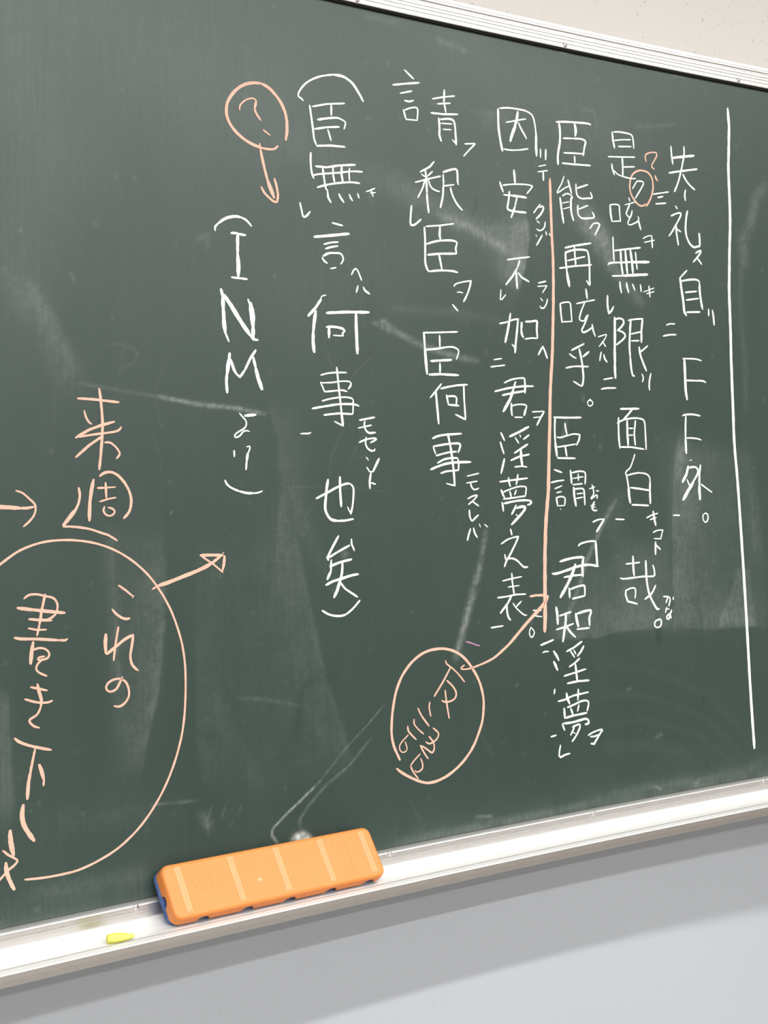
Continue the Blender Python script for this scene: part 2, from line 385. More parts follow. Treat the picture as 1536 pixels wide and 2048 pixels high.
# chalk writing: one line per mark "name|colour|label|strokes"; a stroke is "[~]width u v u v ..." (width 0.01 mm, u v 0.1 mm on the board)
STROKES = """chalk_line|W|long white vertical chalk line at the right|~465 15068 9648 15077 9507 15083 9376 15073 9230 15057 9000 15042 8806 15040 8626 15042 8446 15043 8206 15033 7921 15007 7602 14992 7361 14971 7000 14971 6641 14969 6341 14963 5982 14966 5323 14968 4844 15004 4317 15021 3982 15053 3261 15082 2492 15101 1843 15124 1121 15157 421
chalk_question_mark|P|small pink question mark|~203 13456 8701 13440 8759 13454 8801 13514 8831 13593 8848 13649 8845 13653 8804 13623 8756 13570 8687 13555 8645 13600 8615;287 13615 8529 13623 8491 13655 8460
chalk_circle|P|pink circle around a small mark|~247 13430 8085 13499 8179 13551 8287 13568 8393 13545 8494 13478 8556 13394 8572 13332 8569 13255 8543 13183 8484 13149 8407 13134 8314 13156 8225 13221 8140 13295 8088 13371 8088 13422 8118
reading_mark|W|white three-bar reading mark|194 13562 8265 13858 8326;228 13649 8228 13747 8251;229 13606 8135 13798 8164
chalk_character|W|white chalk character 失|272 13931 8971 13938 8850 13956 8726;345 13949 8811 14160 8852 14368 8889;~257 14180 8995 14179 8901 14158 8805 14117 8671 14065 8525 14012 8415 13967 8340;276 13878 8594 14119 8646 14419 8704;~271 14141 8604 14193 8527 14270 8458 14364 8405
chalk_dot|W|short white chalk tick|~276 14183 8387 14164 8313 14173 8236
chalk_character|W|white chalk character 礼|278 13980 8141 14010 8104;~242 13889 7993 13978 8032 14059 8051 14077 8029 14038 7962 13954 7849 13886 7762 13836 7709;288 13977 7875 13981 7758 14008 7595;243 13984 7823 14062 7786;~307 14204 8091 14175 7985 14157 7848 14166 7750 14200 7671 14246 7618 14309 7590 14374 7604 14421 7629 14418 7782 14409 7791
kana_mark|W|small white kana ス|~264 14337 7507 14387 7535 14436 7550 14427 7516 14367 7453 14283 7378;273 14366 7439 14446 7357
chalk_character|W|white chalk character 自|230 14156 7252 14022 7142;387 14018 7138 14039 6973 14064 6823 14078 6660 14115 6617;~280 14053 7096 14174 7120 14287 7132 14367 7123 14394 7083;~360 14391 7083 14389 6971 14406 6842 14432 6720;256 14111 6940 14327 6967;233 14122 6833 14363 6868;258 14120 6662 14381 6678
kana_mark|W|small white kana リ|261 14551 6729 14548 6632;297 14624 6719 14640 6629 14650 6504
reading_mark|W|white two-bar reading mark|~198 13727 6461 13794 6483 13889 6485;~230 13660 6306 13771 6329 13907 6337
kana_mark|W|small white kana ヲ|~162 13347 7634 13429 7673 13507 7689;219 13510 7687 13515 7519;159 13366 7583 13560 7629
kana_mark|W|small white kana キ|138 13322 6898 13520 6965;160 13379 6876 13521 6916;219 13425 6986 13439 6836
chalk_letter|W|white chalk capital letter F|~212 14015 6006 14153 6010 14281 6007 14374 5989;~416 14047 6000 14049 5836 14050 5661 14054 5544 14074 5435;~235 14062 5703 14235 5703 14380 5704 14447 5682
chalk_letter|W|white chalk capital letter F|~257 13974 5207 14051 5224 14180 5226 14311 5209;286 14037 5199 14025 5077 14016 4890;383 14016 4890 14017 4774 14022 4681;~212 14023 4895 14132 4895 14244 4886 14317 4868
chalk_dot|W|short white chalk tick|166 14081 4580 14120 4589
kana_mark|W|small white kana リ|~215 13239 5769 13261 5733 13260 5699 13243 5662;~244 13405 5781 13380 5702 13367 5622 13370 5551
chalk_character|W|white chalk character 外|403 14049 4501 14012 4389 13927 4278;~282 14054 4475 14128 4488 14192 4483 14232 4445 14220 4387 14135 4282 14049 4179;508 14134 4271 14049 4179 13931 4032;214 14018 4314 14061 4225;319 14284 4515 14259 4386 14248 4234;452 14248 4234 14248 4140 14254 4029;209 14278 4247 14489 4126
reading_mark|W|white one-bar reading mark|232 13731 3823 13851 3818
chalk_full_stop|W|small white ring shaped full stop|~195 14312 3819 14298 3787 14311 3730 14352 3707 14393 3743 14396 3807 14355 3834 14319 3821
chalk_character|W|white chalk character 白|~191 13059 4672 12975 4503 12903 4447 12878 4414 12897 4379;270 12892 4402 12923 4232;393 12923 4232 12929 4097 12947 4012;~208 12909 4384 13016 4407 13139 4417 13260 4398 13314 4352 13320 4294;308 13320 4294 13311 4157 13312 3993;251 12956 4218 13113 4202 13296 4176;249 12976 3985 13103 3979 13277 3968
kana_mark|W|small white kana キ|~190 13236 3801 13342 3837 13445 3857;211 13302 3774 13411 3800;338 13360 3886 13371 3801 13397 3693
kana_mark|W|small white kana コ|~172 13343 3596 13425 3623 13528 3624 13517 3602 13481 3500;160 13358 3513 13488 3504
kana_mark|W|small white kana ト|309 13383 3464 13375 3293;261 13385 3428 13468 3360
chalk_character|W|white chalk character 臣|~266 11870 9048 12048 9071 12222 9085 12397 9097 12470 9088;~328 11913 9045 11928 8948 11921 8793 11893 8680 11877 8590 11876 8489;220 11978 8846 12154 8864;~258 12154 8864 12271 8874 12343 8865 12368 8839 12344 8767 12319 8655;~413 12185 9060 12197 9015 12202 8960 12192 8902;220 11981 8653 12145 8668 12335 8679;264 12164 8632 12169 8544;245 11949 8513 12139 8519 12438 8537
chalk_character|W|white chalk character 能|~173 11973 8344 11925 8244 11843 8115 11907 8143 11980 8190 12074 8229;~265 12037 8300 12061 8225 12092 8129;~199 11932 8080 11991 8112 12048 8116 12102 8086 12082 8040;~291 11891 8052 11908 7913 11921 7826 11936 7720;~292 12081 8073 12073 7951 12080 7863 12111 7769;151 11925 7983 12044 8014;151 11939 7909 12064 7945;~226 12173 8264 12173 8182 12195 8106 12264 8078 12352 8089 12446 8107 12423 8176;240 12191 8208 12383 8275;~240 12195 7982 12190 7918 12201 7852 12252 7817 12339 7821 12472 7846 12446 7913;198 12208 7930 12371 7997
kana_mark|W|small white kana ク|~225 12392 7687 12426 7728 12454 7762;~229 12454 7762 12528 7773 12566 7756 12540 7705 12479 7610
chalk_character|W|white chalk character 是|305 12848 9037 12858 8930 12883 8824;~229 12872 9040 12990 9055 13141 9051 13207 9032 13228 8952 13232 8856;178 12878 8926 13015 8953 13180 8973;204 12950 8853 13191 8879;203 12763 8693 13004 8716 13248 8742;274 13016 8711 13018 8563 13014 8461;203 13034 8583 13236 8608;~273 12824 8601 12828 8542 12860 8458;~193 12852 8517 12932 8468 13052 8447 13158 8440 13250 8449
kana_mark|W|small white kana ク|~195 13185 8303 13231 8364 13273 8417;~210 13273 8417 13356 8421 13392 8398 13336 8312 13228 8173
chalk_character|W|white chalk character 呟|302 12766 8042 12772 7916 12789 7821;~212 12766 8042 12853 8057 12928 8048 12933 7965 12945 7833;179 12801 7822 12946 7839;248 13112 8171 13125 8126;157 13035 8068 13220 8122;~214 13123 8085 13077 8001 13056 7942 13124 7908 13165 8003;~183 13128 7915 13085 7843 13080 7813 13123 7803 13253 7858 13280 7906 13263 7929;281 13270 7882 13310 7753
chalk_character|W|white chalk character 再|261 11947 7396 12090 7433 12401 7494;~288 11951 7345 11953 7214 11965 7082;407 11965 7082 11978 6995 11999 6891;~267 11950 7328 12029 7362 12145 7387 12276 7395 12337 7375 12358 7266 12361 7133 12356 7021 12355 6932 12304 6986;262 12109 7424 12113 7314 12122 7184;218 11980 7229 12125 7266 12287 7305;239 11841 7120 12077 7163 12399 7204
chalk_character|W|white chalk character 呟|258 11831 6659 11837 6537 11851 6408;~201 11834 6657 11926 6678 11998 6673 12012 6601 12021 6430;175 11857 6415 12027 6430;295 12285 6874 12302 6744;198 12110 6669 12259 6702 12431 6738;~203 12253 6686 12196 6589 12164 6510 12156 6466 12190 6445 12242 6452 12265 6493 12307 6531;~238 12304 6529 12246 6415 12190 6324 12212 6294 12286 6317 12370 6365;237 12372 6408 12388 6322 12420 6250
chalk_character|W|white chalk character 乎|247 11995 6046 12219 6141;201 11959 6001 12015 5965 12074 5943;282 12194 5970 12302 6040;~292 12132 6071 12154 5979 12173 5885 12183 5792 12187 5682 12165 5593 12139 5579;218 12139 5579 12014 5637;~219 11890 5810 12046 5836 12284 5840
kana_mark|W|small white kana ス|~156 12473 6245 12563 6271 12622 6279 12575 6207 12485 6116;197 12544 6188 12600 6119
kana_mark|W|small white kana ハ|229 12517 6044 12485 5926;~253 12563 6012 12572 5961 12617 5911
chalk_character|W|white chalk character 無|~240 12797 7610 12796 7467 12803 7288;246 12812 7426 13052 7467 13292 7504;303 12927 7433 12931 7263 12954 7106;336 13012 7446 13023 7292 13037 7134;370 13104 7462 13125 7323 13138 7148;216 13197 7435 13207 7329 13217 7202;~247 12690 7228 12742 7256 12938 7275 13120 7295;365 13120 7293 13443 7318;225 12760 7080 12960 7097;361 12960 7097 13188 7122 13407 7144;273 12895 7010 12901 6933 12918 6862;276 13013 7004 13025 6941 13049 6872;243 13124 6993 13163 6911;217 13268 6995 13279 6897
reading_mark|W|white tick-shaped reading mark|~297 12665 6810 12659 6693 12674 6566;269 12677 6566 12727 6607 12765 6668
chalk_character|W|white chalk character 限|388 12780 6520 12772 6283 12758 6057 12756 5877;~274 12787 6493 12857 6513 12926 6498 12936 6449 12882 6389 12820 6348;~247 12820 6348 12909 6330 12958 6287 12920 6233 12796 6153;390 12751 5904 12752 5787 12757 5702;226 13022 6491 13130 6513 13283 6529;302 13286 6530 13257 6361 13250 6203;~302 13069 6512 13044 6318 13029 6124 13036 6000;~305 13036 6000 13042 5875 13067 5751 13100 5740;204 13068 6310 13256 6350;204 13067 6216 13208 6225;220 13228 6070 13364 6160;~303 13207 6136 13223 6029 13270 5921 13324 5815
reading_mark|W|white two-bar reading mark|201 12541 5676 12709 5703;~223 12494 5545 12589 5561 12757 5567
chalk_full_stop|W|small white ring shaped full stop|~155 12303 5410 12258 5380 12245 5351 12269 5318 12322 5328 12336 5364 12302 5392 12264 5382
chalk_character|W|white chalk character 臣|262 11654 5158 11887 5156 12123 5161;~254 11676 5156 11664 5003 11665 4840;368 11665 4840 11677 4731 11687 4649;~198 11696 4903 11746 4893 11876 4922 11992 4942 12092 4934;255 12092 4934 12074 4863 12028 4795;197 11693 4768 12014 4808;~229 11840 5083 11851 5005 11871 4933;285 11832 4779 11852 4650;241 11692 4627 11997 4621
chalk_character|W|white chalk character 面|272 12825 5286 13164 5294;284 13045 5290 12979 5227 12878 5145;~270 12786 5166 12779 5011 12781 4865 12794 4754;~229 12762 5092 12869 5136 13052 5163 13204 5153 13257 5105 13265 4957 13270 4733;333 12938 5125 12936 4956 12943 4786;241 13090 5131 13060 4956 13071 4795;181 12960 5024 13045 5024;181 12956 4931 13041 4931;226 12801 4770 13003 4768 13230 4740
chalk_character|W|white chalk character 謂|225 11632 4475 11760 4437;219 11573 4308 11679 4326 11790 4336;178 11632 4227 11755 4264;176 11658 4172 11743 4188;254 11652 4111 11667 4002;~201 11655 4109 11726 4121 11796 4102 11789 4010;153 11678 4002 11789 4004;222 11716 3958 11719 3955;~287 11907 4464 11915 4380 11919 4292;~221 11934 4430 12041 4449 12142 4441 12166 4399 12152 4278;202 12040 4416 12039 4328;154 11945 4356 12128 4378;198 11938 4274 12106 4285;345 11954 4237 11958 4127 11981 3997;~225 11964 4213 12060 4222 12123 4208 12134 4124 12137 4002;176 12005 4153 12109 4159;177 11993 4091 12107 4107
kana_mark|W|small white kana お|159 12225 4213 12323 4242;~198 12274 4269 12292 4209 12296 4143 12258 4099 12251 4081 12302 4109 12347 4131 12363 4108 12348 4084;178 12341 4186 12388 4183
kana_mark|W|small white kana も|~234 12308 4043 12270 3988 12268 3944 12308 3923 12346 3928;157 12238 3989 12312 4002;134 12246 3961 12319 3972
kana_mark|W|small white kana フ|~207 12266 3771 12361 3801 12468 3807;294 12467 3805 12402 3729 12325 3640
reading_mark|W|white one-bar reading mark|225 12672 3799 12825 3790
corner_bracket|W|white corner bracket|~245 12000 3467 12056 3498 12202 3519 12304 3515;351 12304 3510 12309 3355 12318 3188
chalk_line|P|long pale orange vertical chalk line|~371>573 11728 8283 11727 7638 11734 7206 11720 6766 11692 6326 11664 5959 11611 5494 11582 5057 11532 4367 11521 4205 11466 3823 11428 3390 11405 2861 11395 2596 11379 2384
chalk_character|W|white chalk character 君|~311 11676 3273 11766 3292 11901 3311 12053 3315 12093 3303;371 12076 3296 12054 3181 12059 3062;~315 11540 3122 11626 3123 11794 3157 11997 3199 12167 3209 12334 3183;258 11736 3066 11891 3081 12070 3082;~412 11938 3225 11875 3100 11785 2964 11661 2807;300 11817 2921 11821 2795;~259 11839 2902 11951 2931 12070 2940 12085 2895 12081 2800;261 11867 2777 12074 2803
chalk_character|W|white chalk character 哉|212 12829 3188 12950 3193 13078 3198;319 12961 3288 12958 3150 12970 3022;~240 12719 3004 12781 2990 12958 2996 13137 3003 13328 2999 13344 3038 13340 3092 13317 3152;~318 13190 3216 13191 3072 13198 2925 13234 2763 13300 2639 13368 2547 13408 2546;~259 13358 2871 13288 2773 13214 2724 13148 2693;271 12809 2828 12803 2775 12837 2683 13009 2638;~211 12802 2828 12899 2857 12969 2853 12986 2817 12970 2715
kana_mark|W|small white kana が|~234 13496 2710 13594 2696 13618 2659 13588 2572;210 13576 2689 13536 2619;258 13679 2688 13677 2656
kana_mark|W|small white kana な|233 13522 2485 13551 2556;161 13528 2536 13598 2531;~254 13641 2515 13621 2476 13594 2459 13553 2440 13544 2408 13580 2395 13612 2444 13625 2403
chalk_full_stop|W|small white ring shaped full stop|~228 13380 2403 13324 2370 13318 2316 13367 2291 13423 2309 13440 2361 13420 2403 13372 2385
chalk_character|W|white chalk character 知|392 11586 2682 11599 2592 11603 2465;236 11634 2567 11836 2607;234 11573 2393 11727 2418 11869 2451;~332 11745 2600 11737 2481 11708 2356 11679 2228;~298 11744 2429 11807 2348 11895 2272;~432 11915 2579 11928 2493 11951 2409;~307 11935 2575 12055 2598 12174 2605 12168 2554 12146 2504 12148 2408;232 11926 2373 12140 2375
reading_mark|W|white two-bar reading mark|263 11303 2212 11521 2265;~209 11334 2114 11384 2125 11430 2121
chalk_character|W|white chalk character 淫|326 11518 2118 11557 2065 11599 1992;365 11514 1980 11543 1926 11571 1867;255 11737 2096 11865 2138 12003 2206;229 11800 2099 11868 2011;209 11858 2106 11892 2050;274 12032 2144 11980 2074 11917 2020;238 11774 1892 11870 1934 11956 1988;224 11677 1779 11864 1808 12056 1839;312 11878 1914 11888 1819 11899 1699;265 11730 1678 11916 1691 12104 1684
chalk_character|W|white chalk character 夢|230 11564 1460 11678 1472 11822 1510 12085 1530;362 11710 1552 11721 1485 11755 1410;259 11914 1586 11908 1510 11897 1443;310 11661 1359 11664 1296 11667 1230;~241 11716 1366 11831 1391 11962 1424 12063 1418 12081 1372 12051 1285;294 11772 1347 11805 1267;230 11914 1380 11887 1298;268 11667 1232 11810 1249 12044 1261;273 11624 1165 11634 1125 11657 1075;~291 11650 1165 11778 1163 11922 1176 12023 1185 12071 1157 12070 1122 12014 1113;~241 11792 1103 11876 1122 11914 1124 11918 1082 11856 991 11778 913;227 11824 1108 11802 1063 11756 1000;159 11801 1034 11837 1011
chalk_dot|W|short white chalk tick|254 11515 1625 11501 1566
reading_mark|W|white one-bar reading mark|221 11423 1017 11511 1027
reading_mark|W|white tick-shaped reading mark|233 11578 889 11558 820 11549 756 11574 733 11646 755 11734 765
kana_mark|W|small white kana ヲ|~208 12057 963 12145 993 12233 1009 12301 1012 12303 983;278 12297 995 12230 925 12156 839 12101 848;~220 12093 941 12172 937 12231 952
kana_mark|W|small white kana フ|187 10350 8570 10514 8595;193 10519 8591 10418 8501 10330 8415
chalk_character|W|white chalk character 因|~330 10905 9085 10902 8880 10919 8722 10952 8554;~224 10925 9098 11072 9123 11236 9128 11374 9119 11469 9073 11506 8959 11521 8809;362 11520 8852 11513 8678 11516 8559;~192 10962 8583 11076 8581 11227 8600 11380 8635;~188 11026 8930 11119 8955 11230 8987 11358 9017;368 11229 9095 11203 8984 11157 8870;443 11179 8905 11126 8802 11086 8698;~251 11229 8955 11267 8885 11319 8816 11355 8762
kana_mark|W|small white kana リ|224 11587 8656 11582 8545;280 11675 8660 11666 8526
kana_mark|W|small white kana ニ|149 11543 8425 11671 8459;171 11526 8351 11693 8387
kana_mark|W|small white kana テ|253 11619 8368 11617 8248
chalk_character|W|white chalk character 安|333 11130 8329 11137 8246 11144 8156;277 10894 8151 10913 8093 10943 8028;~193 10936 8115 11111 8146 11276 8162 11387 8163 11434 8153;210 11431 8152 11384 8100 11332 8049;215 10950 7993 11091 7999;304 11077 7997 11214 7998 11319 7994;~268 11044 8047 11026 7934 11002 7836 11028 7806 11123 7798 11307 7799;234 11167 7991 11126 7859;302 11126 7859 11096 7791 11057 7713
kana_mark|W|small white kana ク|186 11552 7933 11485 7866 11435 7807;~251 11534 7888 11585 7908 11603 7883 11552 7803 11471 7732
kana_mark|W|small white kana ン|203 11484 7709 11525 7685;~190 11624 7707 11610 7645 11571 7602 11515 7586 11476 7603
kana_mark|W|small white kana ゾ|191 11459 7523 11472 7507;220 11568 7532 11464 7389;201 11629 7581 11639 7538;199 11685 7564 11703 7531
chalk_character|W|white chalk character 不|211 10973 7165 11152 7198 11340 7228;231 11175 7172 11132 7071;263 11132 7071 11046 6957 10935 6843;302 11111 7026 11112 6919 11118 6808;~261 11146 7009 11196 6957 11264 6929 11315 6907
reading_mark|W|white tick-shaped reading mark|169 10851 6776 10837 6648 10864 6651 10926 6715
kana_mark|W|small white kana ラ|215 11470 6900 11600 6931;151 11457 6856 11618 6875 11535 6776
kana_mark|W|small white kana ン|183 11501 6705 11538 6670;~197 11615 6701 11596 6637 11554 6584 11512 6576 11485 6600
chalk_character|W|white chalk character 加|~213 10810 6341 10925 6364 11035 6401 11125 6415;266 10992 6480 10968 6355;342 10968 6366 10933 6236 10892 6105;295 11114 6410 11088 6244 11059 6082 11046 5979;203 11049 6039 11002 6084;380 11173 6372 11161 6279;~332 11161 6279 11169 6215 11192 6182;~280 11234 6386 11323 6393 11420 6404 11424 6357 11418 6281 11425 6184;214 11221 6162 11327 6179 11422 6179
kana_mark|W|small white kana ヘ|253 11432 5966 11470 6023 11512 6079;277 11512 6079 11548 6005 11578 5926
reading_mark|W|white two-bar reading mark|189 10699 5877 10826 5896;190 10644 5784 10873 5813
chalk_character|W|white chalk character 君|~213 10853 5587 10988 5636 11139 5657 11193 5652;276 11188 5652 11195 5558 11185 5465;255 10698 5475 10915 5521 11134 5550 11330 5557;254 10816 5429 10994 5463 11186 5491;260 11038 5607 10995 5499;386 10995 5499 10935 5370 10821 5222;271 10958 5328 10954 5243 10962 5171;~192 10965 5296 11042 5313 11151 5317 11203 5300 11189 5246;343 11190 5257 11159 5177;192 11002 5152 11136 5151
kana_mark|W|small white kana ヲ|172 11296 5224 11494 5234;250 11496 5227 11434 5153 11366 5051;151 11312 5149 11421 5161
chalk_character|W|white chalk character 淫|261 10771 4954 10826 4853;266 10758 4832 10779 4764 10808 4686;289 10813 4620 10785 4531 10752 4436;304 10910 4904 11053 4956 11229 5032;206 11001 4892 11055 4819;216 11079 4924 11089 4899;227 11230 4925 11134 4869;246 10979 4692 11085 4747 11203 4807;240 10915 4598 11053 4647 11222 4676;383 11087 4736 11088 4625 11103 4524;192 10977 4515 11089 4525 11179 4513
kana_mark|W|small white kana モ|178 10216 4406 10308 4424 10396 4440;167 10197 4321 10370 4342;~205 10260 4327 10276 4274 10306 4241 10340 4238 10388 4254
kana_mark|W|small white kana ス|~188 10209 4124 10284 4154 10357 4165 10316 4117 10219 4053;203 10281 4091 10378 4031
kana_mark|W|small white kana レ|~223 10229 3984 10234 3901 10265 3848 10311 3878 10368 3918
kana_mark|W|small white kana バ|228 10238 3751 10209 3684 10182 3606;~232 10285 3758 10303 3691 10340 3637;181 10381 3805 10393 3767;160 10460 3798 10509 3763
chalk_character|W|white chalk character 夢|233 10728 4329 10945 4349 11181 4370;270 10870 4380 10876 4318 10895 4267;241 11027 4418 11007 4348 10991 4289;288 10745 4225 10767 4172 10794 4124;~192 10776 4197 10885 4231 11023 4263 11132 4261 11153 4239 11135 4143;241 10884 4205 10903 4135;207 10991 4221 10958 4159;212 10772 4108 10962 4125 11135 4141;267 10752 4066 10763 4013 10766 3956;~257 10783 4053 10933 4075 11070 4087 11193 4082 11233 4058 11205 4035 11166 4025;259 10980 4029 10950 3977 10901 3912;~325 10983 3989 11066 4006 11121 4000 11111 3962 11020 3879 10893 3781;218 10974 3908 11001 3884
chalk_character|W|white chalk character 之|267 10874 3724 10893 3653;~195 10715 3541 10817 3592 10913 3616 11000 3628;~255 11000 3628 10936 3520 10849 3396 10792 3325 10756 3252;239 10766 3406 10782 3336;~236 10814 3345 10874 3353 10954 3326 11020 3271 11073 3231 11133 3230
chalk_character|W|white chalk character 表|184 10716 3072 10873 3096 11029 3111;150 10801 2990 10983 3001;232 10870 3163 10873 3055 10896 2896;201 10628 2866 10779 2872 10928 2889 11087 2885;261 10851 2874 10796 2795 10665 2668;~269 10774 2771 10771 2697 10789 2613 10823 2571;~183 10874 2782 10910 2730 10982 2667 11044 2623 11092 2614;188 10921 2732 11009 2798
reading_mark|W|white one-bar reading mark|198 10507 2495 10702 2506
kana_mark|W|small white kana ニ|167 11196 2669 11336 2660;151 11223 2597 11343 2577
chalk_full_stop|W|small white ring shaped full stop|~152 11156 2456 11131 2415 11127 2365 11163 2322 11202 2367 11203 2401 11156 2451
chalk_arrow|P|pale orange chalk arrow from the lower circle|~164>510 10071 2066 10022 2038 10031 2018 10122 2013 10224 2028 10379 2063 10537 2115 10686 2201 10816 2289 10971 2418 11092 2517 11193 2594 11305 2679 11395 2757 11453 2838;304 11157 2851 11248 2859 11421 2852
chalk_streak|M|faint magenta chalk streak|~197 10106 2352 10176 2333 10256 2303 10317 2285
chalk_character|W|white chalk character 言|245 9466 9361 9601 9270;237 9288 9151 9467 9192 9683 9237;216 9392 9065 9565 9117;~231 9453 8985 9520 8983 9586 9006;257 9431 8870 9464 8761;~200 9451 8869 9529 8904 9617 8923 9646 8896 9630 8764;184 9461 8757 9630 8768
chalk_character|W|white chalk character 青|201 9872 9066 10042 9114 10219 9152;204 9946 9015 10150 9052;254 10062 9207 10050 9057 10073 8929;250 9847 8890 10033 8899 10261 8928;~306 9962 8840 9967 8714 9963 8631 9988 8560;~269 9987 8829 10108 8851 10185 8841 10206 8788 10214 8664 10219 8539;203 10219 8550 10162 8597;166 9990 8779 10165 8795;166 10020 8709 10149 8720
chalk_character|W|white chalk character 釈|234 9867 8290 9801 8220 9652 8139;187 9671 8113 9720 8088;187 9839 8167 9758 8098;199 9571 8002 9769 8067 9959 8121;281 9729 8181 9741 8049 9742 7885;~282 9742 7885 9745 7783 9754 7702 9759 7649;~211 9718 8047 9676 7940 9602 7820;~213 9769 8062 9803 7974 9865 7939 9936 7926;~267 9997 8175 10107 8214 10203 8234 10221 8175 10220 8081 10231 8045;231 10001 8150 10001 8016;183 10008 8006 10164 8038;~270 9998 8016 9985 7890 9964 7806 9940 7729;~262 10105 7996 10132 7906 10193 7808 10278 7731
reading_mark|W|white tick-shaped reading mark|~254 9504 7712 9490 7615 9479 7512 9489 7473 9545 7484 9640 7556
chalk_character|W|white chalk character 臣|203 9712 7477 9923 7507 10135 7549;~276 9686 7464 9691 7328 9687 7184 9681 7041 9707 6951 9739 6922;327 9925 7492 9913 7388 9924 7338;~252 9710 7260 9864 7308 10044 7334 10147 7332 10177 7308 10156 7244 10166 7178;264 9720 7128 9908 7157 10161 7178;285 9895 7144 9916 7038 9931 6965;~248 9742 6927 9900 6949 10079 6956 10172 6944
kana_mark|W|small white kana ヲ|~185 10110 6767 10137 6798 10242 6830 10381 6856;~242 10381 6856 10343 6747 10300 6661 10250 6585;~165 10153 6695 10197 6702 10244 6693
chalk_dot|W|short white chalk tick|221 10077 6539 10156 6463
chalk_character|W|white chalk character 臣|204 9614 6167 9867 6183 10140 6203;277 9624 6168 9632 5986;378 9632 5986 9640 5813 9651 5663;229 9861 6146 9860 6000;~270>187 9641 5960 9808 5979 9988 6008 10077 6007 10141 5977 10141 5935 10107 5859;287 9713 5824 10032 5850;254 9851 5803 9849 5681;286 9681 5656 9846 5667 10132 5663
chalk_character|W|white chalk character 何|224 9866 5550 9787 5470 9689 5374;305 9773 5460 9788 5265 9802 5056;247 9851 5488 9967 5514 10096 5536 10265 5549;234 10208 5543 10206 5377 10218 5117;241 10218 5113 10065 5173;282 9937 5410 9958 5299;~232 9949 5396 10052 5400 10089 5374 10078 5291;249 9957 5293 10119 5284
chalk_character|W|white chalk character 事|~266 9701 4874 9788 4905 9916 4922 10145 4936;199 9706 4769 9741 4684;~253 9709 4776 9885 4802 10065 4815 10117 4805 10120 4774 10086 4701;~227 9747 4663 9855 4687 9958 4706 10061 4712;~247 9764 4573 9878 4620 10006 4634 10071 4633;205 10071 4637 10089 4577 10082 4484;~289 9657 4494 9798 4540 9952 4572 10120 4581 10276 4583;~226 9807 4446 9897 4469 9999 4477 10082 4482;~282 9934 4934 9973 4753 9994 4588 10008 4444 10015 4289;189 10012 4291 9890 4319
chalk_circle|P|large pale orange circle around sideways writing|~321 9057 1020 8980 1181 8950 1317 8953 1461 8983 1656 9043 1862 9144 2038 9297 2184 9465 2270 9633 2298 9800 2287 9968 2226 10100 2125 10215 1980 10295 1834 10341 1677 10349 1538 10320 1348 10250 1190 10157 1036 10013 889 9838 776 9666 710 9498 687 9367 713 9206 788 9079 864 9004 924
chalk_character|P|salmon pink chalk character 面|~186 9784 2147 9799 2104 9891 2036 9973 1961 10065 1856;229 9851 2048 9733 1888 9595 1726
chalk_character|P|salmon pink chalk character 白|~221 9791 1901 9882 1819 9929 1733 9903 1667 9824 1640 9756 1641 9706 1663;~217 9762 1785 9776 1639 9808 1435
chalk_character|P|salmon pink chalk character 言|~200 9526 1665 9513 1599 9532 1490;~213 9345 1607 9400 1504 9504 1372;~187 9284 1482 9282 1424 9344 1350 9417 1288;~222 9186 1408 9200 1340 9303 1234;~147 9189 1304 9095 1233 9057 1185 9065 1131 9106 1104 9155 1119 9163 1158 9140 1228
chalk_character|P|salmon pink chalk character 周|~197 9559 1344 9624 1291 9639 1248 9603 1198 9535 1166 9485 1164 9446 1190;~201 9495 1249 9552 1178 9569 1108 9547 1052 9514 1056 9417 1127 9359 1155;~211 9365 1149 9415 1060 9471 981;~169 9355 1054 9263 986 9209 932;~185 9359 1000 9386 930 9380 877 9340 848 9297 843 9268 865;~196 9209 926 9242 855 9313 763
chalk_bracket|W|large white curved bracket|~216 8011 8772 7985 8795 7952 8809 7949 8847 8006 8933 8100 9015 8239 9086 8366 9125 8448 9142;~316 8448 9142 8576 9139 8691 9087 8770 9001 8848 8887
chalk_character|W|white chalk character 臣|~256 8097 8730 8113 8601 8130 8468 8141 8353 8168 8285;207 8131 8722 8330 8780 8582 8824;277 8394 8774 8389 8656;~289>165 8198 8578 8323 8611 8462 8637 8520 8629 8578 8607 8583 8579 8560 8516;227 8153 8463 8319 8507 8496 8535;216 8334 8484 8375 8356;250 8172 8270 8356 8297 8566 8308
chalk_character|W|white chalk character 無|~253 8089 8182 8084 8056 8094 7950 8119 7887;248 8149 8030 8300 8035 8463 8076 8703 8114;~211 8108 7919 8205 7946 8460 7991 8648 8029 8802 8041;~235 8247 8034 8257 7921 8277 7796 8305 7759;232 8388 8053 8387 7955 8404 7869;300 8512 8078 8503 7979 8521 7882;208 8621 8065 8611 7981 8615 7913;~229 8160 7785 8292 7829 8455 7869 8643 7898 8756 7899;~281 8302 7745 8309 7683 8344 7628;263 8459 7742 8483 7696 8525 7649;266 8604 7750 8623 7711 8646 7683;243 8725 7775 8739 7723
kana_mark|W|small white kana キ|~174 8847 7810 8901 7831 8974 7865;157 8904 7800 8981 7814;197 8920 7832 8943 7764
reading_mark|W|white tick-shaped reading mark|~230 7919 7582 7937 7509 7954 7434 7978 7424 8015 7449 8053 7492
chalk_character|W|white chalk character 言|243 8353 7391 8495 7373;326 8098 7204 8337 7243 8583 7285;210 8227 7130 8334 7161 8427 7173;229 8246 7079 8332 7108 8421 7126;~278>179 8213 6991 8283 7028 8375 7040 8456 7037 8489 6986 8476 6946 8451 6915;~232 8198 6973 8222 6936 8264 6912;173 8303 6851 8385 6870
kana_mark|W|small white kana ヘ|~200 8599 6802 8624 6849 8660 6878 8694 6845 8738 6745
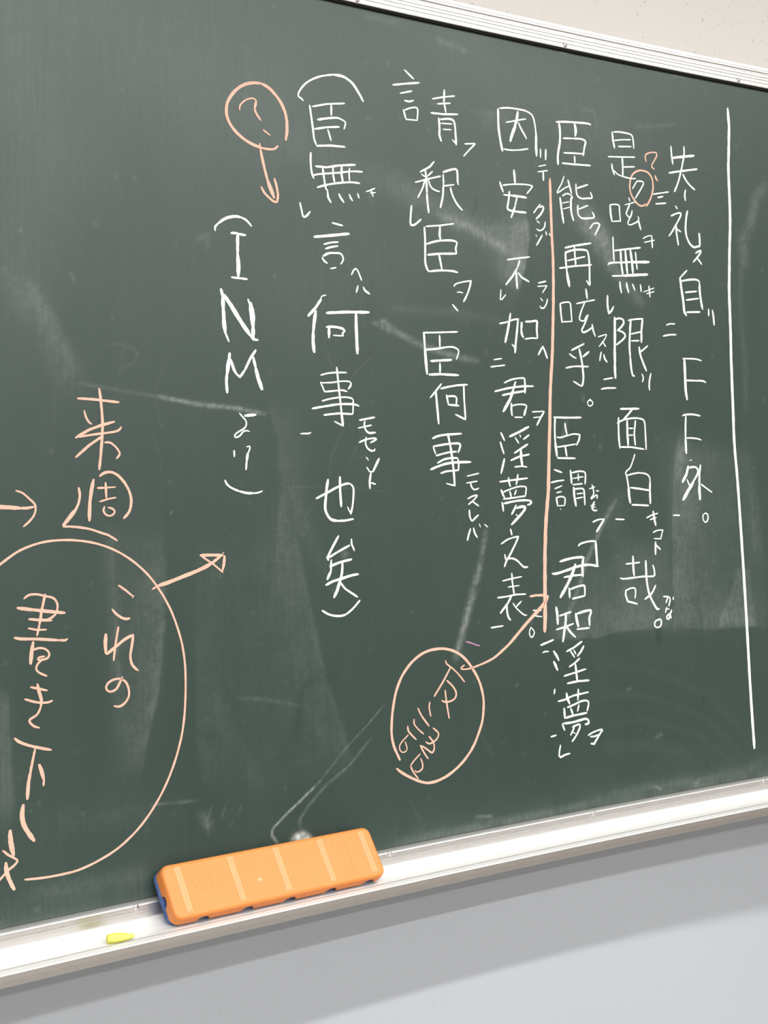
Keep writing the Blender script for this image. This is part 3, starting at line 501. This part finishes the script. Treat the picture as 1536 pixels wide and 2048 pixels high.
kana_mark|W|small white kana ハ|204 8683 6676 8658 6596;~264 8763 6666 8780 6629 8843 6592
chalk_character|W|white chalk character 何|153 8234 6538 8183 6525 8159 6500;329 8163 6485 8086 6384 7981 6281;400 8085 6345 8059 6218 8041 6101;428 8041 6101 8034 5985 8045 5866;330 8232 6330 8510 6356 8829 6371;401 8641 6348 8639 6171 8643 5875;366 8260 6161 8253 6044;~298 8226 6165 8318 6172 8433 6160 8478 6133;223 8478 6133 8442 6102 8453 6073;176 8314 6072 8453 6073
chalk_character|W|white chalk character 事|~194 8123 5601 8227 5627 8342 5639 8482 5643;205 8118 5521 8168 5410;~174 8127 5512 8269 5520 8408 5539 8513 5538 8540 5518;251 8540 5518 8532 5488 8500 5450;~194 8168 5410 8311 5424 8404 5434 8480 5420;~194 8130 5301 8261 5333 8424 5352 8528 5345 8562 5322;187 8562 5322 8551 5159;~252 7992 5211 8189 5244 8374 5269 8560 5271 8639 5253;232 8148 5139 8346 5161 8546 5155;~233 8347 5701 8361 5532 8380 5318 8393 5162;303 8391 5172 8408 5014;185 8405 5016 8290 5067
reading_mark|W|white one-bar reading mark|191 7826 4920 7927 4922 7961 4932
kana_mark|W|small white kana モ|237 8642 5085 8857 5122;177 8619 4992 8810 5028;~237 8717 5074 8708 5029 8725 4970 8771 4936 8862 4941
kana_mark|W|small white kana セ|~206 8627 4823 8732 4859 8840 4873 8873 4862 8838 4842 8785 4820;~211 8728 4885 8716 4812 8744 4752 8798 4723 8841 4729 8846 4747
kana_mark|W|small white kana ン|225 8723 4644 8748 4614;181 8721 4529 8759 4478;295 8902 4631 8850 4544 8807 4475;178 8807 4473 8752 4476
kana_mark|W|small white kana ト|282 8777 4456 8757 4367 8756 4276;202 8778 4343 8839 4326
chalk_character|W|white chalk character 也|~258 8005 4172 8149 4233 8312 4304 8418 4336 8476 4337;~234 8476 4337 8521 4291 8519 4184 8500 4066 8473 3979;181 8471 3989 8432 4064;300 8340 4417 8336 4265 8344 4070;~318 8175 4388 8154 4297 8135 4172 8123 4056 8150 3978 8205 3922 8296 3906;253 8285 3906 8389 3905 8506 3921
chalk_character|W|white chalk character 矣|286 8294 3731 8216 3618 8130 3486;332 8126 3490 8141 3456;242 8142 3481 8282 3547 8442 3614;233 8471 3686 8471 3627 8507 3551;229 8182 3456 8172 3319;334 8172 3329 8120 3233;277 8160 3382 8323 3428 8463 3449;~300 8335 3428 8325 3312 8295 3196;387 8293 3206 8252 3102 8203 3019;~296 8099 3167 8199 3206 8315 3230 8444 3259 8550 3271;~244 8293 3193 8357 3115 8436 3062 8529 3003
chalk_bracket|W|white curved closing bracket|~251 8036 2876 8116 2830 8206 2804 8298 2798 8368 2813;~233 8368 2813 8463 2874 8561 2962
chalk_circle|P|salmon pink circle around a question mark|~372 7758 8285 7777 8381 7779 8497 7759 8608 7708 8706 7634 8790 7550 8853 7453 8886;~346 7453 8886 7356 8876 7247 8842 7149 8778 7072 8695 7016 8603 7000 8517 7006 8444 7049 8357 7130 8275 7244 8206 7350 8169 7457 8149;~259 7457 8149 7544 8149 7610 8165 7651 8203
chalk_question_mark|P|salmon pink question mark|~179 7170 8542 7174 8589 7219 8643 7284 8684 7349 8700 7385 8681;~292 7385 8681 7377 8638 7360 8588;~271 7360 8588 7381 8535 7435 8465;193 7463 8360 7555 8310
chalk_arrow|P|salmon pink arrow pointing down|~199 7412 8200 7420 8135;~334 7420 8135 7451 7978 7498 7795;474 7498 7795 7537 7695 7578 7605;~283 7414 7706 7459 7639 7544 7573 7587 7556 7615 7559;~291 7615 7559 7629 7639 7615 7732 7590 7821
chalk_bracket|W|small white curved bracket above INM|~226 6808 7156 6811 7199 6850 7240;~308 6850 7240 6946 7305 7063 7339 7147 7334;~245 7147 7334 7210 7307 7272 7249
chalk_letter|W|white chalk capital letter I|296 7010 7148 7088 7155;285 7087 7146 7189 7140;380 7090 7151 7081 6927;469 7081 6927 7087 6797 7080 6674;245 6995 6654 7193 6647
chalk_letter|W|white chalk capital letter N|445 6858 6511 6876 6429;522 6876 6429 6877 6300;460 6877 6300 6881 6134 6892 6033;254 6892 6033 6934 5934;488 6893 6449 6973 6343 7052 6227 7133 6111 7204 6021;320 7204 6031 7245 5976 7304 5970;261 7195 6421 7217 6359;606 7224 6378 7244 6229 7246 6117;493 7246 6117 7245 5995
chalk_letter|W|white chalk capital letter M|415 6938 5804 6929 5730;516 6924 5730 6900 5581;353 6896 5581 6886 5479 6892 5368;360 6946 5740 6987 5621 7017 5576;282 7017 5576 7060 5546 7125 5626;301 7125 5626 7193 5750 7272 5854;368 7237 5770 7264 5649;476 7264 5649 7292 5538 7335 5417
chalk_character|W|white chalk character よ|~175 7037 5142 7083 5094 7116 5057 7118 5011 7089 4973 7003 4926 6966 4889 6986 4872 7033 4891 7077 4936 7120 4949 7156 4939;335 7105 5115 7244 5128
chalk_character|W|white chalk character り|231 6955 4724 6955 4657;~171 7115 4767 7152 4773 7155 4750 7130 4694;358 7125 4694 7109 4611;232 7109 4611 7097 4512
chalk_bracket|W|white curved bracket closing the INM column|~233 6828 4396 6855 4348 6917 4306 6999 4274;~263 6999 4274 7093 4252 7178 4248;~168 7178 4248 7243 4253 7297 4272
chalk_character|P|salmon pink chalk character 来|264 5135 5262 5304 5256 5593 5232;~284 5378 5369 5391 5256 5401 5093 5400 4950 5380 4746 5350 4526;~217 5203 5136 5222 5069 5251 5019 5280 4999;282 5537 5027 5382 4986 5250 4938 5101 4856;~224 5140 4864 5270 4886 5401 4903 5533 4921 5589 4942 5612 4973;264 5400 4875 5244 4776 5094 4653;~218 5419 4807 5474 4808 5528 4775 5570 4726 5584 4685 5547 4640
chalk_character|P|salmon pink chalk character 週|365 5281 4421 5253 4300 5232 4179 5221 3998;~282 5352 4457 5408 4491 5485 4497 5561 4459 5635 4376 5687 4273 5697 4169 5669 4077 5607 4011;244 5324 4334 5402 4335;163 5402 4335 5525 4341;241 5415 4389 5418 4228;184 5343 4191 5442 4218 5526 4232;~204 5395 4139 5381 4095 5414 4049 5469 4044 5507 4081 5482 4115 5434 4128;~255 5115 4339 5125 4262 5105 4172 5060 4093;413 5073 4112 5005 4034 4935 3958;~225 4934 3946 5086 3935 5235 3906 5364 3861 5428 3839 5525 3779
chalk_arrow|P|salmon pink arrow leading off the big oval|214 5908 3247 5962 3272;~387 5962 3275 6109 3312 6266 3360 6424 3408 6545 3452 6634 3494;328 6626 3490 6692 3530 6758 3577;327 6494 3582 6630 3580 6766 3571;340 6790 3562 6779 3476 6762 3412;208 6764 3384 6642 3483 6502 3574;108 6758 3577 6784 3604
chalk_arrow|P|salmon pink arrow at the left edge of the frame|~414 4120 4169 4239 4162 4278 4159 4378 4153 4479 4145;261 4478 4143 4560 4143 4628 4154;~205 4448 4319 4511 4297 4583 4237 4636 4184 4647 4137 4633 4079 4590 4021 4515 3957
chalk_circle|P|large thin pale pink chalk oval at the lower left|~227 3638 2452 3704 2877 3855 3229 4057 3453 4259 3589 4446 3708 4634 3776 4824 3805 5054 3800 5288 3758 5504 3675 5723 3534 5922 3333 6100 3046 6215 2731 6261 2458 6263 2188 6239 1883 6187 1621 6079 1328 5922 1046 5705 785 5455 595 5212 489 4975 428 4764 416 4594 419 4409 435
chalk_character|P|salmon pink chalk character こ|228 5524 3310 5604 3252 5677 3190;155 5691 3193 5677 3169;~267 5443 3063 5485 3014 5549 2968 5604 2952 5636 2958
chalk_character|P|salmon pink chalk character れ|~221 5506 2875 5475 2739 5456 2638 5439 2529;393 5361 2809 5353 2708 5354 2616;~301 5363 2603 5484 2681 5574 2741 5672 2780;~264 5672 2780 5650 2663 5630 2562 5643 2478 5675 2434 5712 2402
chalk_character|P|salmon pink chalk character の|~227 5532 2351 5503 2297 5457 2230 5390 2210 5348 2241 5360 2291 5416 2326 5494 2335 5559 2302 5594 2237 5600 2154 5562 2086 5494 2046 5429 2056
chalk_character|P|salmon pink chalk character 書|~223 4494 3235 4550 3269 4632 3270 4724 3246 4806 3219 4844 3157 4833 3079 4790 3032 4726 3007 4665 3011;333 4424 3146 4545 3124 4698 3098 4920 3063;269 4717 3263 4679 3119 4647 2963;228 4647 2963 4618 2855;274 4538 3026 4644 3011 4778 2997;195 4529 2935 4620 2912 4719 2908;~293 4384 2852 4454 2835 4637 2818 4844 2790;238 4844 2790 4917 2784 4938 2796;370 4575 2792 4555 2695 4541 2579;~209 4572 2713 4634 2728 4696 2715 4740 2669 4723 2621 4661 2607 4620 2611 4631 2633 4693 2640;~208 4672 2616 4619 2572 4597 2524 4626 2482 4707 2439
chalk_character|P|salmon pink chalk character き|232 4533 2344 4620 2319 4706 2293;~232 4470 2229 4555 2197 4636 2176 4718 2173 4756 2185;~322 4605 2366 4619 2296 4641 2205 4633 2137;~226 4633 2137 4612 2090 4580 2054 4518 2022 4513 1993 4556 1949 4611 1927
chalk_character|P|salmon pink chalk character 下|~284 4352 1852 4399 1811 4479 1771 4580 1733 4727 1689;~249 4559 1718 4530 1608 4500 1485;352 4502 1494 4476 1381 4461 1232;376 4598 1556 4622 1478 4640 1396;228 4640 1396 4634 1342
chalk_character|P|salmon pink chalk character し|~464 4418 1178 4404 1109 4405 1030 4431 948 4488 851 4517 807
chalk_character|P|salmon pink chalk character 文|~475 4274 945 4278 828 4301 698;~231 4194 761 4252 707 4336 643 4308 600 4237 555 4155 483 4105 454 4045 436;~417 4221 635 4226 547 4253 455 4296 360"""
def catmull(P, n=7):
    out = []
    for i in range(len(P) - 1):
        p0 = P[max(i - 1, 0)]; p1, p2 = P[i], P[i + 1]; p3 = P[min(i + 2, len(P) - 1)]
        k = max(2, min(n, int(np.hypot(*(p2 - p1)) / .0015)))
        for j in range(k):
            t = j / k
            out.append(.5 * ((2 * p1) + (p2 - p0) * t + (2 * p0 - 5 * p1 + 4 * p2 - p3) * t * t + (3 * p1 - p0 - 3 * p2 + p3) * t ** 3))
    out.append(P[-1]); return np.array(out)
def densify(P, step=.0022):
    out = [P[0]]
    for a, b_ in zip(P[:-1], P[1:]):
        k = max(1, int(np.hypot(*(b_ - a)) / step))
        for j in range(1, k + 1): out.append(a + (b_ - a) * j / k)
    return np.array(out)
rng = random.Random(11)
def ribbon(P, wa, wb, vs_, fs_, h, closed_ends=True):
    T = np.gradient(P, axis=0); T /= np.linalg.norm(T, axis=1)[:, None] + 1e-12
    N = np.stack([-T[:, 1], T[:, 0]], -1); n = len(P); base = len(vs_)
    tot = np.concatenate([[0], np.cumsum(np.hypot(*np.diff(P, axis=0).T))]); L = tot[-1] + 1e-9
    ph = rng.random() * 9
    rows = []
    for i in range(n):
        w = wa + (wb - wa) * tot[i] / L
        e = min(tot[i], L - tot[i]); taper = min(1, .62 + .38 * e / (w * 1.2))
        hw = w / 2 * taper * (1 + .07 * math.sin(tot[i] * 260 + ph)) 
        j1, j2 = rng.uniform(-1, 1) * w * .035, rng.uniform(-1, 1) * w * .035
        rows.append((P[i] + N[i] * (hw + j1), P[i] - N[i] * (hw + j2)))
    for a, b_ in rows:
        for p, d in ((a, 0.0), (a, h), (b_, h), (b_, 0.0)): vs_.append(M(p[0], p[1], d))
    for i in range(n - 1):
        o_ = base + i * 4
        for j in range(3): fs_.append((o_ + j, o_ + j + 1, o_ + j + 5, o_ + j + 4))
    for end, sg in ((0, -1), (n - 1, 1)):                                # rounded cap
        c_, t_, n_ = P[end], T[end] * sg, N[end] * sg; hw = np.linalg.norm(rows[end][0] - rows[end][1]) / 2
        mid = (rows[end][0] + rows[end][1]) / 2; ring = []
        for k in range(7):
            a_ = -PI / 2 + PI * k / 6; p = mid + n_ * math.sin(a_) * hw + t_ * math.cos(a_) * hw * .8
            ring.append(len(vs_)); vs_.append(M(p[0], p[1], h)); vs_.append(M(p[0], p[1], 0.0))
        cc = len(vs_); vs_.append(M(mid[0], mid[1], h))
        for k in range(6): fs_.append((cc, ring[k], ring[k + 1])); fs_.append((ring[k], ring[k] + 1, ring[k + 1] + 1, ring[k + 1]))
for ln_ in STROKES.splitlines():
    nm, cc, lab, body = ln_.split('|')
    vs_, fs_ = [], []
    for si, st in enumerate(body.split(';')):
        sm = st[0] == '~'; v = st.lstrip('~').split(); wd = [int(x) * 1.02e-5 for x in v[0].split('>')]
        P = np.array(list(map(float, v[1:]))).reshape(-1, 2) * 1e-4
        keep = [0] + [i for i in range(1, len(P)) if np.hypot(*(P[i] - P[i - 1])) > 2e-4]; P = P[keep]
        if len(P) < 2: P = np.array([P[0], P[0] + [3e-4, 0]])
        if sm and len(P) > 2: P = catmull(P)
        else: P = densify(P)
        ribbon(P, wd[0], wd[-1], vs_, fs_, .00045 + .00002 * (si % 9))
    me = mesh(nm, vs_, fs_); fixn(me)
    o = place(link(nm, me, M_chalk[cc])); o['label'] = lab

# ------------------------------------------------------------------ eraser
LE, WE, TS, TF = .2655, .0610, .0145, .0085        # length, face height, shell and felt thickness
er = thing('blackboard_eraser', 'long orange plastic blackboard eraser with blue felt, tilted against the board in the tray', 'eraser')
u_er = .5795; d0, v0, th = .0535, -.0135, math.radians(54)
p_ll = M(u_er, v0, d0); p_lr = M(u_er + LE, v0, d0)
ex = (p_lr - p_ll).normalized()
nout = Vector((ex.y, -ex.x, 0)).normalized()
if nout.y > 0: nout = -nout
ey = (-nout * math.cos(th) + Vector((0, 0, 1)) * math.sin(th)).normalized(); ez = ex.cross(ey).normalized()
if ez.dot(nout) < 0: ez = -ez
er.matrix_world = Matrix(((ex.x, ey.x, ez.x, p_ll.x), (ex.y, ey.y, ez.y, p_ll.y), (ex.z, ey.z, ez.z, p_ll.z), (0, 0, 0, 1)))
def rrect(x0, x1, y0, y1, r, seg=6):
    pts = []
    for cx, cy, a0 in ((x1 - r, y1 - r, 0), (x0 + r, y1 - r, 90), (x0 + r, y0 + r, 180), (x1 - r, y0 + r, 270)):
        for k in range(seg + 1):
            a = math.radians(a0 + 90 * k / seg); pts.append((cx + r * math.cos(a), cy + r * math.sin(a)))
    return pts
def loft(name, layers):
    vs_, fs_ = [], []; k = len(layers[0][0])
    for pts, z in layers: vs_ += [(x, y, z) for x, y in pts]
    for i in range(len(layers) - 1):
        for j in range(k):
            a, b_ = i * k + j, i * k + (j + 1) % k; fs_.append((a, b_, b_ + k, a + k))
    fs_.append(tuple(range(k - 1, -1, -1))); fs_.append(tuple(range((len(layers) - 1) * k, len(layers) * k)))
    me = mesh(name, vs_, fs_); fixn(me); return me
M_or, t, b = mat('orange plastic', (.93, .40, .11), .42, 0, .4)
t.links.new(ramp(t, noise(t, 30, 3), [(.3, (.79, .262, .062)), (.7, (.82, .275, .068))]), b.inputs['Base Color']); b.inputs['Subsurface Weight'].default_value = .0
M_rid = mat('worn paler orange ridge', (.90, .43, .20), .5)[0]
M_emb = mat('rubbed orange emboss', (.86, .33, .11), .5)[0]
M_felt, t, b = mat('blue felt', (.035, .065, .26), .95, 0, .1)
t.links.new(ramp(t, noise(t, 90, 4, .7), [(.3, (.06, .10, .26)), (.6, (.10, .155, .36)), (.85, (.24, .30, .46))]), b.inputs['Base Color']); bump(t, b, noise(t, 900, 2), .8, .0012)
M_foam = mat('dark foam core', (.02, .022, .022), .9, 0, .1)[0]
def lay(o, e, z): return rrect(-e + o, LE + e - o, -e + o, WE + e - o, max(.0095 - o + e, .003)), z
fl = .0006
shell = loft('plastic_shell', [lay(0, fl, -TS), lay(0, fl * .6, -TS * .6), lay(0, 0, -.0042), lay(.0004, 0, -.0026), lay(.0014, 0, -.0010), lay(.0026, 0, -.0003), lay(.0042, 0, 0.0)])
sh = link('plastic_shell', shell, M_or, er)
bm = bmesh.new(); bm.from_mesh(shell)
# five finger notches along the lower long side, one at each end: cut with temporary cutters
cm = bmesh.new()
for fx in (.135, .335, .535, .735, .925):
    for yy in (-.0015, WE + .0015):
        bmesh.ops.create_cone(cm, cap_ends=True, segments=24, radius1=.0074, radius2=.0074, depth=.0085, matrix=Matrix.Translation((LE * fx, yy, -TS + .0010)) @ Matrix.Rotation(PI / 2, 4, 'X') @ Matrix.Diagonal((1, .95, 1, 1)))
for xx in (-.0015, LE + .0015):
    bmesh.ops.create_cone(cm, cap_ends=True, segments=24, radius1=.0066, radius2=.0066, depth=.0085, matrix=Matrix.Translation((xx, WE * .42, -TS + .0004)) @ Matrix.Rotation(PI / 2, 4, 'Y') @ Matrix.Diagonal((.95, 1, 1, 1)))
cme = bpy.data.meshes.new('cutter'); cm.to_mesh(cme); cm.free(); co_ = bpy.data.objects.new('cutter', cme); C.objects.link(co_)
co_.matrix_world = er.matrix_world.copy()
md = sh.modifiers.new('cut', 'BOOLEAN'); md.object = co_; md.operation = 'DIFFERENCE'; md.solver = 'EXACT'
bpy.context.view_layer.update()
dg = bpy.context.evaluated_depsgraph_get(); new = bpy.data.meshes.new_from_object(sh.evaluated_get(dg)); new.name = 'plastic_shell'
sh.modifiers.clear(); sh.data = new; bpy.data.objects.remove(co_, do_unlink=True); bm.free()
for p in sh.data.polygons: p.use_smooth = False
core = loft('foam_core', [(rrect(.0022, LE - .0022, .0022, WE - .0022, .006), -TS - .0006), (rrect(.0022, LE - .0022, .0022, WE - .0022, .006), -TS + .0102)])
link('foam_core', core, M_foam, er)
def lf(o, z): return rrect(-.0022 + o, LE + .0022 - o, .0024 + o, WE - .0002 - o, .009), z
felt = loft('felt_pad', [lf(.003, -TS - TF), lf(.0012, -TS - TF * .85), lf(0, -TS - TF * .5), lf(.0006, -TS - .0009), lf(.0016, -TS - .0004)])
link('felt_pad', felt, M_felt, er, smooth=True)
# raised triple ridges, small bump and embossed marks on the face
def bar(name, x0, y0, x1, y1, wd, z1, m=M_rid):
    d = Vector((x1 - x0, y1 - y0)); L = d.length; a = math.atan2(d.y, d.x)
    bm = bmesh.new(); bmesh.ops.create_cube(bm, size=1, matrix=Matrix.Diagonal((L, wd, z1 + .0006, 1)))
    bmesh.ops.bevel(bm, geom=bm.edges[:], offset=min(wd * .3, z1 * .7), segments=2, affect='EDGES')
    bm.transform(Matrix.Translation(((x0 + x1) / 2, (y0 + y1) / 2, (z1 - .0006) / 2)) @ Matrix.Rotation(a, 4, 'Z'))
    return bm
def joined(name, bms, m):
    out = bmesh.new()
    for b_ in bms:
        me = bpy.data.meshes.new('t'); b_.to_mesh(me); b_.free(); out.from_mesh(me); bpy.data.meshes.remove(me)
    me = bpy.data.meshes.new(name); out.to_mesh(me); out.free(); return link(name, me, m, er)
for fx in (.068, .305, .52, .735, .945):
    o = joined('grip_ridge', [bar('r', LE * fx + k * .0024, WE * .09, LE * fx + k * .0024, WE * .92, .0021, .0006) for k in (-1, 0, 1)], M_rid)
bm = bmesh.new(); bmesh.ops.create_uvsphere(bm, u_segments=16, v_segments=10, radius=.0040, matrix=Matrix.Translation((LE * .405, WE * .40, -.0006)) @ Matrix.Diagonal((1, .8, .5, 1)))
me = bpy.data.meshes.new('moulded_bump'); bm.to_mesh(me); bm.free(); link('moulded_bump', me, M_rid, er, smooth=True)
def outline(pts, wd=.0006, z=.0004): return [bar('e', *pts[i], *pts[(i + 1) % len(pts)], wd, z) for i in range(len(pts))]
X0 = LE * .125
emb = outline([(X0, WE * .40), (X0 + .019, WE * .40), (X0 + .019, WE * .72), (X0, WE * .72)])
emb += outline([(X0 + .0095 + .0045 * math.cos(a * PI / 5), WE * .60 + .0042 * math.sin(a * PI / 5)) for a in range(10)])
emb += [bar('e', X0 + .004, WE * (.45 + .028 * k), X0 + .015, WE * (.45 + .028 * k) + .0006, .0005, .0004) for k in range(2)]
joined('embossed_stamp', emb, M_emb)
X1 = LE * .80
emb = [bar('e', X1, WE * .88, X1 + .013, WE * .88, .0006, .0004), bar('e', X1 + .014, WE * .86, X1 + .014, WE * .14, .0006, .0004), bar('e', X1, WE * .88, X1, WE * .80, .0006, .0004)]
gl = {'Z': [(0, 0, 1, 0), (1, 0, 0, 1), (0, 1, 1, 1)], 'I': [(0, .5, 1, .5)], 'L': [(0, .2, 1, .2), (1, .2, 1, .9)], 'Y': [(0, 0, .5, .5), (0, 1, .5, .5), (.5, .5, 1, .5)], 'M': [(0, 0, 1, 0), (0, 0, .5, .5), (.5, .5, 0, 1), (0, 1, 1, 1)]}
for i, ch in enumerate('ZILLY'):
    y = WE * .76 - i * .0075
    for a, b_, c_, d_ in gl[ch]: emb.append(bar('e', X1 + .010 - a * .0075, y - b_ * .0052, X1 + .010 - c_ * .0075, y - d_ * .0052, .0008, .0004))
joined('embossed_lettering', emb, M_emb)
joined('embossed_small_print', [bar('e', LE * .765, WE * (.80 - k * .035), LE * .765 + .002, WE * (.80 - k * .035), .0008, .0004) for k in range(15)], M_rid)

# ------------------------------------------------------------------ yellow chalk stub
M_yel, t, b = mat('yellow chalk', (.86, .84, .16), .9, 0, .1); t.links.new(ramp(t, noise(t, 300, 3), [(.3, (.80, .78, .13)), (.7, (.90, .88, .22))]), b.inputs['Base Color'])
bm = bmesh.new(); prof = [(0, .0028), (.001, .0046), (.006, .0050), (.012, .0049), (.018, .0040), (.024, .0029), (.0275, .0021), (.0285, .0012)]
rings = []
for i, (x, r) in enumerate(prof):
    rings.append([bm.verts.new((x, r * math.cos(a * PI / 9) * (1 + .05 * math.sin(a * 3 + i)), r * math.sin(a * PI / 9) * (1 + .06 * math.cos(a * 2.3 + i)))) for a in range(18)])
for a, b_ in zip(rings[:-1], rings[1:]):
    for j in range(18): bm.faces.new((a[j], a[(j + 1) % 18], b_[(j + 1) % 18], b_[j]))
bm.faces.new(rings[0][::-1]); bm.faces.new(rings[-1]); bmesh.ops.recalc_face_normals(bm, faces=bm.faces[:])
me = bpy.data.meshes.new('chalk_stub'); bm.to_mesh(me); bm.free()
st = link('chalk_stub', me, M_yel, smooth=True); st['label'] = 'short worn yellow chalk stub lying in the tray left of the eraser'; st['category'] = 'chalk'
st.location = M(.5065, -.0195, .0445); st.rotation_euler = (0, math.radians(3), math.radians(-6))
